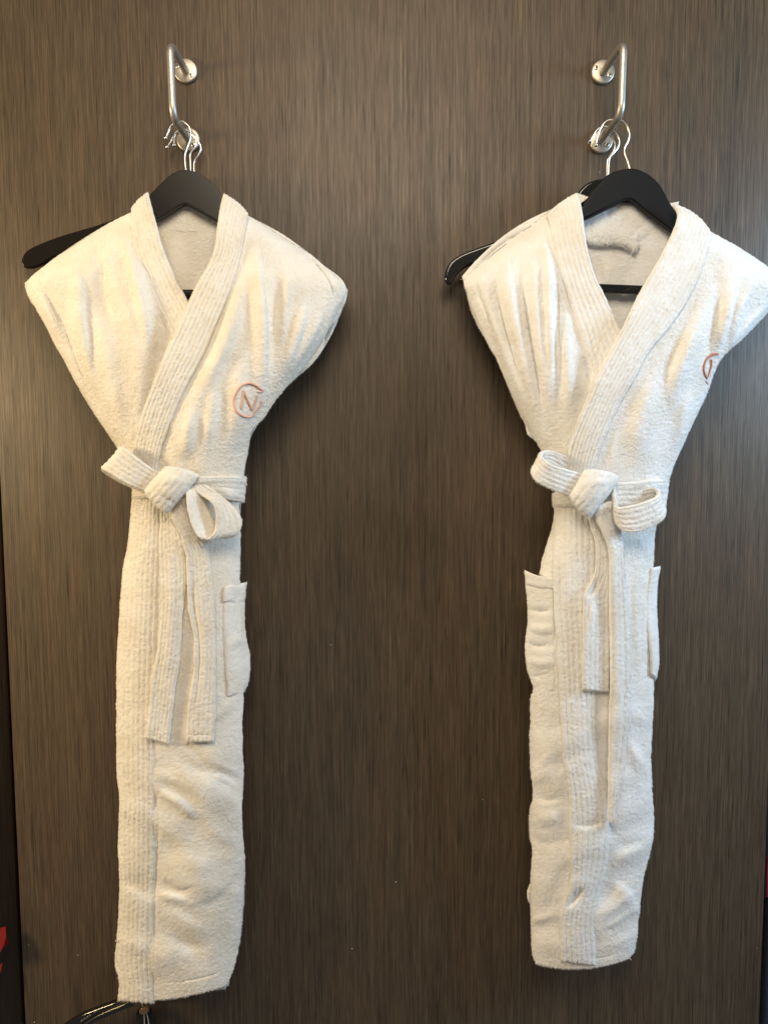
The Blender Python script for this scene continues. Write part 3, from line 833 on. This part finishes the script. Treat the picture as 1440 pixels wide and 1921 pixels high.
# ======================= RIGHT ROBE
B = thing('bathrobe', 'right white terry bathrobe with a half hidden rust logo and two side pockets', 'bathrobe', P(1110, 1820, .05), 'hanging bathrobes')
zB = ZBuf(.05)
mB = M_terryB
rowsB = [
    (360, 1040, 1300, .076, .050, .048), (420, 1000, 1360, .088, .050, .048), (530, 864, 1470, .098, .050, .047), (620, 905, 1405, .104, .050, .042), (720, 950, 1330, .106, .048, .028),
    (840, 1012, 1276, .098, .046, .024), (920, 1038, 1250, .090, .040, .022), (1000, 1032, 1230, .088, .042, .022), (1080, 1008, 1228, .088, .045, .022),
    (1300, 995, 1226, .084, .045, .022), (1600, 996, 1222, .078, .042, .018), (1820, 1000, 1190, .070, .036, .016)]
frontB, backB = make_profile(rowsB)
sheet('back_panel', mB, B, [(1086, 376), (1005, 436), (925, 482), (876, 526), (882, 562), (914, 630), (952, 716), (990, 798), (1020, 850), (1042, 900), (1040, 950), (1036, 1000), (1022, 1060), (1004, 1120), (1002, 1300), (1000, 1500), (1003, 1650), (1002, 1740), (1008, 1800)],
      [(1268, 385), (1345, 452), (1440, 503), (1474, 530), (1440, 580), (1393, 630), (1337, 690), (1311, 759), (1281, 824), (1252, 905), (1232, 960), (1222, 1020), (1222, 1060), (1222, 1120), (1218, 1300), (1216, 1500), (1206, 1650), (1190, 1740), (1170, 1792)],
      depth=backB, T=.004, zb=zB, splat=False, fuzz=.3, step=3.0, seed=32, rim=6,
      ridges=[([(1140, 480), (1138, 520), (1136, 560)], 12, 12, .004), ([(1176, 470), (1170, 530), (1166, 600)], 9, 12, -.003), ([(1110, 470), (1120, 500), (1130, 560)], 9, 9, -.003)])
sheet('collar_back', mB, B, [(1082, 362), (1086, 400), (1092, 446)], [(1272, 378), (1262, 420), (1210, 458)], depth=lambda x, y, U, T_: .0495-.004*(2*U-1)**2, T=.006, quilt=(4, .0007, .1, .9),
      bow0=(0, 14), fuzz=1.0, seed=33)
# hanging loop, puffed cloth
sheet('hanging_loop', mB, B, [(1096, 449), (1122, 443), (1150, 438), (1178, 446), (1201, 458)], [(1102, 458), (1126, 461), (1150, 460), (1172, 465), (1190, 476)],
      depth=lambda x, y, U, T_: .0545+.002*np.sin(np.pi*T_), T=.008, rim=8, seed=34, fuzz=1.8, flen=.003)
sheet('under_panel', mB, B, [(1040, 840), (1048, 930), (1042, 1050), (1016, 1300), (1012, 1600), (1012, 1795)], [(1250, 840), (1238, 930), (1216, 1100), (1210, 1300), (1206, 1600), (1176, 1790)],
      depth=lambda x, y, U, T_: frontB(x, y)-.012, T=.004, zb=zB, splat=False, fuzz=0, step=6, seed=35)
shlB = [(865, 520), (876, 492), (906, 469), (949, 445), (1000, 420), (1040, 390)]
rB1 = [([(1018, 424), (1028, 500), (1030, 580), (1034, 680), (1040, 780)], 8, 4, .0085),
       ([(1006, 450), (1002, 530), (1008, 620), (1022, 720), (1030, 820)], 8, 10, .007),
       ([(945, 470), (958, 560), (976, 650), (1000, 740), (1018, 820)], 12, 8, .0085),
       ([(900, 500), (912, 560), (940, 640), (970, 720), (995, 790)], 8, 8, .006),
       ([(975, 480), (985, 580), (1005, 700), (1020, 790)], 5, 5, -.005),
       ([(925, 500), (940, 590), (965, 680), (992, 760)], 4, 4, -.0045),
       ([(1060, 560), (1058, 640), (1066, 720), (1062, 800)], 10, 12, .007),
       ([(1046, 500), (1048, 600), (1052, 700)], 5, 5, -.0055),
       ([(1088, 660), (1096, 700), (1100, 740)], 8, 8, -.004),
       ([(1016, 418), (976, 436), (940, 458), (906, 488), (894, 514)], 2.2, 2.2, -.0016),
       ([(1000, 420), (950, 440), (905, 470), (882, 510), (884, 550)], 9, 9, .003),
       ([(893, 512), (898, 545), (914, 590), (930, 640)], 2.2, 3, -.004),
       ([(880, 560), (905, 630), (940, 700), (975, 780)], 4, 6, .004)]
rB1 = [(p, w1*1.15 if w1 > 2.5 else w1, w2*1.15 if w2 > 2.5 else w2, a*(1.35 if min(w1, w2) > 2.5 else 1.1)) for p, w1, w2, a in rB1]
sheet('front_panel', mB, B, [(866, 519), (878, 561), (889, 596), (912, 640), (932, 676), (949, 716), (966, 759), (984, 796), (990, 816), (1006, 829), (1016, 848), (1036, 880), (1042, 905)],
      [(1048, 388), (1075, 470), (1105, 560), (1140, 620), (1150, 680), (1140, 740), (1125, 780), (1112, 820), (1104, 850), (1098, 880), (1092, 905)],
      depth=shoulder_roll(lambda x, y: frontB(x, y)-.004, shlB), bow0=(-6, -16), zb=zB, ridges=rB1, seed=41, drape=fan_folds(rowsB, .0055, 9, 6.0), flen=.0016, fuzz=1.1)
sheet('lapel', mB, B, [(1024, 402), (1036, 450), (1044, 490), (1061, 548), (1087, 630), (1108, 690), (1128, 740)], [(1082, 362), (1092, 400), (1097, 445), (1113, 510), (1139, 565), (1162, 618), (1190, 670)],
      depth=lambda x, y, U, T_: np.maximum(frontB(x, y), .070)-.001+.002*U+.007*np.clip((520-y)/90, 0, 1)*U-.012*np.clip((415-y)/60, 0, 1), quilt=(6, .0012, .06, .90), T=.008, rim=6, zb=zB, bow0=(0, -4), seed=42, fuzz=.9, flen=.0013)
shrB = [(1325, 432), (1354, 449), (1400, 472), (1440, 496), (1474, 524)]
rB2 = [([(1320, 470), (1308, 560), (1290, 640), (1268, 720), (1250, 800)], 16, 14, .008),
       ([(1420, 520), (1392, 570), (1372, 640), (1360, 670)], 12, 4, .0065),
       ([(1445, 560), (1410, 600), (1385, 630), (1365, 655)], 6, 5, .005),
       ([(1380, 520), (1366, 580), (1350, 640), (1340, 680)], 10, 5, .005),
       ([(1350, 500), (1340, 580), (1325, 660), (1318, 720)], 10, 10, -.004),
       ([(1290, 560), (1270, 640), (1240, 720), (1215, 800)], 14, 14, -.004),
       ([(1220, 700), (1196, 780), (1178, 860)], 14, 14, .004),
       ([(1160, 780), (1150, 830), (1146, 880)], 5, 5, .005),
       ([(1140, 810), (1128, 850), (1120, 880)], 3, 3, -.003),
       ([(1300, 720), (1280, 780), (1265, 850)], 9, 9, .005)]
rB2 = [(p, w1*1.15 if w1 > 2.5 else w1, w2*1.15 if w2 > 2.5 else w2, a*(1.35 if min(w1, w2) > 2.5 else 1.1)) for p, w1, w2, a in rB2]
sheet('front_panel', mB, B, [(1322, 430), (1300, 500), (1262, 590), (1215, 650), (1180, 700), (1150, 750), (1130, 800), (1112, 850), (1098, 905)],
      [(1474, 530), (1472, 548), (1440, 585), (1397, 630), (1358, 664), (1342, 690), (1328, 729), (1315, 759), (1298, 794), (1285, 824), (1268, 860), (1256, 890), (1250, 905)],
      depth=shoulder_roll(lambda x, y: frontB(x, y)+.008, shrB), bow0=(3, -5), zb=zB, ridges=rB2, seed=43, damp=60, drape=fan_folds(rowsB, .0072, 13), flen=.0016, fuzz=1.1)
sheet('lapel', mB, B, [(1259, 383), (1269, 404), (1255, 445), (1225, 501), (1199, 548), (1160, 626), (1121, 699), (1096, 755), (1070, 820), (1060, 870), (1056, 905)],
      [(1333, 440), (1325, 475), (1307, 525), (1268, 596), (1220, 655), (1190, 708), (1160, 760), (1139, 807), (1121, 855), (1112, 885), (1108, 905)],
      depth=lambda x, y, U, T_: frontB(x, y)+.0150-.0030*U**2-.012*np.clip((425-y)/60, 0, 1), quilt=(8, .0013, .05, .92), T=.008, rim=6, zb=zB, bow0=(6, -9), seed=44, fuzz=.9, flen=.0013)
# skirt
rB3 = [([(1205, 1400), (1190, 1425), (1212, 1460)], 8, 10, .006),
       ([(1150, 1560), (1160, 1575), (1175, 1585), (1222, 1572)], 10, 8, -.005),
       ([(1140, 1620), (1180, 1600), (1220, 1575)], 9, 9, .006),
       ([(1135, 1650), (1165, 1665), (1190, 1705), (1196, 1730)], 12, 5, .006),
       ([(1170, 1380), (1195, 1420), (1222, 1450)], 6, 6, .005),
       ([(1170, 1450), (1185, 1490), (1210, 1520)], 12, 12, -.004),
       ([(996, 1490), (1030, 1500), (1062, 1490)], 5, 8, -.005),
       ([(994, 1525), (1020, 1535), (1060, 1530)], 9, 9, .006),
       ([(992, 1560), (1020, 1580), (1062, 1572)], 7, 7, -.004),
       ([(1060, 1600), (1050, 1650), (1030, 1700), (1020, 1760)], 12, 14, -.004),
       ([(1200, 1020), (1196, 1080), (1190, 1180), (1200, 1290)], 12, 12, .005),
       ([(1180, 1040), (1182, 1140), (1186, 1300)], 6, 6, -.004),
       ([(1195, 1000), (1212, 1030), (1222, 1045)], 8, 8, .003),
       ([(1190, 1330), (1205, 1350), (1222, 1345)], 9, 9, .004),
       ([(1110, 1750), (1150, 1755), (1190, 1760)], 14, 8, .003),
       ([(1010, 1792), (1060, 1798), (1130, 1794), (1180, 1776)], 2, 2, -.002)]
rB3 = [(p, w1*1.35 if w1 > 2.5 else w1, w2*1.35 if w2 > 2.5 else w2, a*.68) for p, w1, w2, a in rB3]
sheet('skirt_panel', mB, B, [(1040, 905), (1041, 951), (1035, 992), (1019, 1045), (1012, 1080), (1004, 1150), (1000, 1288), (996, 1310), (994, 1413), (999, 1490), (993, 1521), (993, 1563), (998, 1591), (997, 1634), (995, 1701), (997, 1746), (998, 1786), (1006, 1808)],
      [(1251, 905), (1240, 945), (1228, 985), (1225, 1020), (1224, 1048), (1222, 1120), (1222, 1210), (1225, 1304), (1220, 1385), (1219, 1433), (1223, 1493), (1225, 1549), (1219, 1591), (1202, 1662), (1197, 1718), (1192, 1760), (1186, 1786), (1172, 1798)],
      depth=lambda x, y, U, T_: frontB(x, y)+.003, bow1=(0, 14), zb=zB, ridges=rB3, seed=45, T=.006, drape=slack(.0058, 21, 1300, 1830, -.35), flen=.0019, fuzz=1.1)
sheet('hem_corner', mB, B, [(1000, 1640), (996, 1655), (988, 1672), (990, 1690), (998, 1704)], [(1016, 1640), (1016, 1660), (1016, 1680), (1016, 1700), (1016, 1712)], depth=lambda x, y, U, T_: 0*x+.036, T=.005, seed=46, fuzz=1.6)
sheet('front_band', mB, B, [(1040, 925), (1038, 992), (1036, 1101), (1042, 1195), (1047, 1288), (1054, 1413), (1066, 1493), (1068, 1591), (1068, 1662), (1055, 1700), (1049, 1746), (1051, 1802)],
      [(1118, 925), (1118, 992), (1118, 1101), (1120, 1195), (1120, 1288), (1122, 1413), (1138, 1493), (1146, 1560), (1138, 1625), (1122, 1680), (1116, 1746), (1120, 1812)],
      depth=lambda x, y, U, T_: np.maximum(zB.get(x, y, 1), frontB(x, y)+.002)*.5+.5*(frontB(x, y)+.008)+.003-.0060*U**4, quilt=(7, .0011, .05, .95), T=.006, rim=5, zb=zB, seed=47, fuzz=.9, flen=.0013,
      ridges=[([(1052, 1640), (1080, 1655), (1110, 1640)], 18, 18, .002), ([(1055, 1705), (1075, 1690), (1095, 1660)], 5, 8, -.006), ([(1066, 1540), (1100, 1548), (1138, 1535)], 6, 12, -.003)])
# pockets
sheet('pocket', mB, B, [(984, 1070), (986, 1092), (990, 1157), (985, 1210), (990, 1257), (1002, 1290)], [(1038, 1084), (1039, 1110), (1040, 1160), (1042, 1220), (1044, 1262), (1040, 1296)],
      depth=lambda x, y, U, T_: .058+.024*U**.7, bow0=(0, 4), bow1=(0, 5), T=.008, rim=7, zb=zB, seed=48, fuzz=1.3,
      ridges=[([(986, 1096), (1012, 1100), (1040, 1102)], 2, 2, -.002), ([(988, 1140), (1015, 1146), (1042, 1140)], 6, 6, -.004), ([(988, 1172), (1015, 1180), (1042, 1178)], 7, 7, .004), ([(986, 1205), (1015, 1212), (1042, 1206)], 6, 6, -.005), ([(988, 1235), (1015, 1243), (1042, 1240)], 7, 7, .004), ([(992, 1262), (1015, 1268), (1040, 1264)], 5, 5, -.003)])
sheet('pocket', mB, B, [(1219, 1066), (1212, 1100), (1208, 1132), (1211, 1179), (1217, 1226), (1220, 1264)], [(1237, 1062), (1232, 1101), (1230, 1148), (1234, 1195), (1234, 1240), (1229, 1276)],
      depth=lambda x, y, U, T_: .074-.020*U**2, T=.006, rim=5, zb=zB, seed=49, fuzz=1.6)
pk = [o for o in B.children if o.name.startswith('pocket')][0]
sheet('pocket_hem', mB, pk, [(983, 1069), (985, 1082), (986, 1096)], [(1038, 1083), (1038, 1093), (1039, 1104)], depth=lambda x, y, U, T_: .062+.024*U**.7, T=.005, rim=4, bow0=(0, 4), bow1=(0, 3), seed=71, fuzz=1.2)
bB = sheet('belt', mB, B, [(1037, 925), (1080, 912), (1130, 905), (1180, 904), (1220, 900), (1253, 898)], [(1038, 952), (1080, 950), (1130, 952), (1180, 955), (1215, 957), (1246, 954)],
           depth=lambda x, y, U, T_: frontB(x, y)*.55+.45*zB.get(x, y)+.012-.016*np.clip((x-1218)/34, 0, 1)**2-.016*np.clip((1064-x)/28, 0, 1)**2, T=.009, rim=6, zb=zB, seed=50, fuzz=1.7, flen=.0018, quilt=(4, .0009, .1, .9))
sheet('belt_tail', mB, bB, [(1098, 955), (1106, 985), (1116, 1030), (1114, 1075), (1100, 1105), (1093, 1125), (1092, 1180), (1091, 1240), (1092, 1294)], [(1140, 955), (1146, 1000), (1150, 1050), (1148, 1090), (1144, 1115), (1143, 1150), (1143, 1200), (1142, 1250), (1141, 1298)],
      depth=belt_on(zB, .0055, .07), T=.007, zb=zB, seed=51, fuzz=1.6, flen=.0018, quilt=(5, .0011, .06, .94),
      ridges=[([(1093, 1118), (1110, 1110), (1118, 1080)], 4, 5, -.004), ([(1112, 1120), (1106, 1160), (1100, 1200)], 4, 6, .003)])
sheet('belt_tail', mB, bB, [(1112, 945), (1118, 975), (1135, 1013), (1142, 1045), (1142, 1132), (1144, 1257), (1141, 1351), (1140, 1413), (1140, 1493), (1141, 1540)], [(1149, 940), (1160, 982), (1168, 1023), (1170, 1070), (1176, 1132), (1181, 1226), (1179, 1351), (1171, 1425), (1161, 1490), (1152, 1545)],
      depth=belt_on(zB, .010, .082), T=.011, rim=9, zb=zB, seed=52, fuzz=1.8, flen=.0019, quilt=(3, .0010, .1, .9),
      ridges=[([(1148, 1020), (1156, 1150), (1158, 1300), (1150, 1480)], 6, 6, .003)])
zk = float(frontB(np.array([1110.]), np.array([920.]))[0])
# left loop of the bow, open at the top
sheet('belt_loop', mB, bB, [(1100, 890, zk+.024), (1075, 884, zk+.034), (1050, 877, zk+.040), (1028, 868, zk+.042), (1016, 856, zk+.036), (1017, 847, zk+.026), (1030, 845, zk+.018), (1050, 851, zk+.014), (1073, 864, zk+.012), (1100, 884, zk+.012)],
      [(1080, 935, zk+.024), (1058, 928, zk+.032), (1036, 919, zk+.037), (1010, 906, zk+.038), (998, 893, zk+.034), (1000, 880, zk+.024), (1020, 878, zk+.016), (1040, 888, zk+.010), (1062, 902, zk+.008), (1092, 918, zk+.008)],
      T=.006, zb=zB, seed=53, fuzz=1.8, flen=.0018, quilt=(4, .0012, .1, .9), rim=4, two=True)
# right loop, open at the top
sheet('belt_loop', mB, bB, [(1150, 905, zk+.022), (1152, 930, zk+.034), (1156, 950, zk+.040), (1180, 948, zk+.042), (1206, 941, zk+.040), (1228, 931, zk+.034), (1233, 922, zk+.024), (1224, 914, zk+.016), (1200, 918, zk+.012), (1176, 922, zk+.010), (1155, 905, zk+.012)],
      [(1152, 935, zk+.018), (1152, 960, zk+.028), (1162, 992, zk+.036), (1185, 999, zk+.038), (1212, 993, zk+.036), (1240, 978, zk+.030), (1246, 960, zk+.020), (1238, 948, zk+.012), (1210, 955, zk+.006), (1180, 955, zk+.004), (1155, 945, zk+.008)],
      T=.006, zb=zB, seed=54, fuzz=1.8, flen=.0018, quilt=(4, .0012, .1, .9), rim=4, two=True)
sheet('belt_knot', mB, bB, [(1096, 882), (1088, 898), (1078, 914), (1068, 930)], [(1160, 893), (1146, 918), (1124, 946), (1102, 972)],
      depth=lambda x, y, U, T_: zk+.032+.014*np.sin(np.pi*U)**.6*np.sin(np.pi*np.clip(T_, .02, .98))**.5-.004*U, bow0=(3, -5), bow1=(-3, 3), T=.010, rim=8, zb=zB, seed=55, fuzz=1.8, flen=.0018, quilt=(4, .0012, .1, .9),
      ridges=[([(1090, 905), (1120, 905), (1150, 900)], 4, 4, .002)])
emblem(B, [([(1346, 664), (1340, 664), (1332, 667), (1324, 674), (1320, 684), (1319, 693), (1321, 702), (1325, 710)], .0014), ([(1333.5, 675), (1333, 686), (1330, 697), (1326, 708)], .0012), ([(1323, 715), (1327, 721)], .0009)], M_thread2, zB, .001)
tube('loose_thread', P(np.array([1190, 1187, 1182, 1174]), np.array([464, 470, 480, 495]), np.array([.062, .066, .066, .064])), .0006, M_cotton, B, seg=5)
tube('loose_thread', P(np.array([1198, 1199, 1197, 1194]), np.array([433, 438, 443, 446]), np.array([.056, .058, .058, .056])), .0005, M_cotton, B, seg=5)
tube('loose_thread', P(np.array([1172, 1177, 1181, 1183]), np.array([1794, 1798, 1798, 1801]), np.array([.06, .06, .06, .06])), .0006, M_cotton, B, seg=5)
tube('loose_thread', P(np.array([1223, 1225, 1224, 1225]), np.array([1034, 1036, 1042, 1045]), np.array([.06, .06, .06, .06])), .0005, M_cotton, B, seg=5)

# ------------------------------------------------------------------ things at the lower edge of the picture
o = thing('plastic_hanger', 'black plastic hanger arm with worn raised lettering below the left bathrobe', 'hanger', P(150, 1935, .03))
slab('arm', [(110, 1932), (145, 1906), (182, 1890), (222, 1876), (246, 1872), (255, 1876), (252, 1884), (236, 1890), (205, 1903), (175, 1918), (150, 1940), (118, 1955)], .022, .034, M_gloss, o, bevel=.003)
tube('rib', P(np.array([150, 175, 205, 232, 243]), np.array([1928, 1911, 1897, 1886, 1880]), np.array([.036]*5)), .0018, simple('polished_rib', (.10, .09, .07), .18, .7), o, seg=8)
for k in range(7):
    x0 = 152+k*5.0; y0 = 1916-k*3.3
    if k == 4: continue
    tube('raised_letter', P(np.array([x0, x0+2.2, x0+3.4]), np.array([y0+1, y0-3.0, y0-.6]), np.array([.0352]*3)), .00035, M_emboss, o, seg=5)
o = thing('black_strap', 'black strap with a smoky cap and two thin white cords under the left bathrobe hem', 'strap', P(275, 1935, .02))
slab('strap', [(257, 1896), (283, 1893), (287, 1930), (294, 1960), (258, 1960)], .012, .026, simple('black_velvet', (.004, .004, .005), .9), o, bevel=.003, smooth_pts=False)
slab('cap', [(262, 1892), (270, 1887), (280, 1889), (281, 1895), (274, 1901), (264, 1899)], .020, .030, M_clear, o, bevel=.0025)
tube('wire', P(np.array([265, 266, 268]), np.array([1872, 1881, 1888]), np.array([.024, .025, .026])), .0010, M_cotton, o, seg=6)
tube('cord', P(np.array([270, 271, 271]), np.array([1900, 1912, 1940]), np.array([.0275, .0275, .0275])), .0004, M_cotton, o, seg=5)
tube('cord', P(np.array([275, 278, 282]), np.array([1900, 1912, 1940]), np.array([.0275, .0275, .0275])), .0004, M_cotton, o, seg=5)

def foil(label, pieces):
    o = thing('red_foil', label, 'foil decoration', P(pieces[0][0][0][0], pieces[0][0][0][1], .02))
    for k, (pts, dd) in enumerate(pieces):
        a = np.array(pts, float); m = P(a[:, 0], a[:, 1], np.array(dd))
        nb = m.copy(); nb[:, 1] += .0006
        n = len(a)
        me = bpy.data.meshes.new('foil_leaf')
        cen = m.mean(0)
        V = [tuple(v) for v in np.vstack([m, nb])]
        fs = [[i for i in range(n)], [2*n-1-i for i in range(n)]]+[[i, i+n, (i+1) % n+n, (i+1) % n] for i in range(n)]
        me.from_pydata(V, [], fs); me.update(); me.materials.append(M_red)
        q = bpy.data.objects.new('foil_leaf', me); C.objects.link(q); q.parent = o; q.matrix_parent_inverse = o.matrix_basis.inverted()
foil('crumpled shiny red foil poking in at the left edge beside the wall panel', [
    ([(-25, 1760), (4, 1740), (11, 1738), (12, 1758), (7, 1776), (-2, 1790), (-25, 1800)], [.01, .014, .016, .022, .028, .022, .012]),
    ([(12, 1759), (16, 1769), (7, 1777)], [.020, .016, .029]),
    ([(-25, 1830), (-6, 1816), (5, 1806), (2, 1822), (-8, 1846), (-25, 1870)], [.012, .012, .012, .018, .020, .014])])
o = thing('red_ribbon', 'dark red ribbon edge hanging past the right side of the wall panel', 'ribbon', P(1445, 1650, .0))
slab('ribbon', [(1438, 1606), (1465, 1600), (1470, 1690), (1436, 1682), (1436, 1640)], -.03, -.026, simple('crimson_cloth', (.20, .008, .02), .7, 0, .5), o, bevel=.001, smooth_pts=False)
o = thing('dark_garment', 'dark navy cloth in the gap past the right side of the wall panel', 'garment', P(1445, 1900, -.03))
sheet('cloth', M_navy, o, [(1432, 1684), (1430, 1760), (1424, 1850), (1418, 1960)], [(1500, 1684), (1500, 1760), (1500, 1850), (1500, 1960)], depth=lambda x, y, U, T_: 0*x-.045+.01*np.sin(U*9), T=.004, fuzz=0, seed=60)

# lint specks caught on the laminate
for k, (x, y) in enumerate([(54, 1773), (147, 1792), (65, 1918), (5, 726), (1124, 323), (1419, 1779), (620, 1210), (742, 1655), (905, 1500), (660, 1780)]):
    c = P(x, y, .0006)
    a = np.linspace(0, 2*np.pi, 7, endpoint=False)
    rr_ = .0009*(.6+.5*((k*7) % 5)/5)
    co = np.vstack([np.stack([c[0]+rr_*np.cos(a), np.full(7, -.0002), c[2]+rr_*.7*np.sin(a)], -1), np.stack([c[0]+rr_*.5*np.cos(a), np.full(7, -.0009), c[2]+rr_*.4*np.sin(a)], -1)])
    q = mesh_obj('lint_speck', co, grid_quads(2, 7, True), M_cotton, wall)
    bm_f = q.data
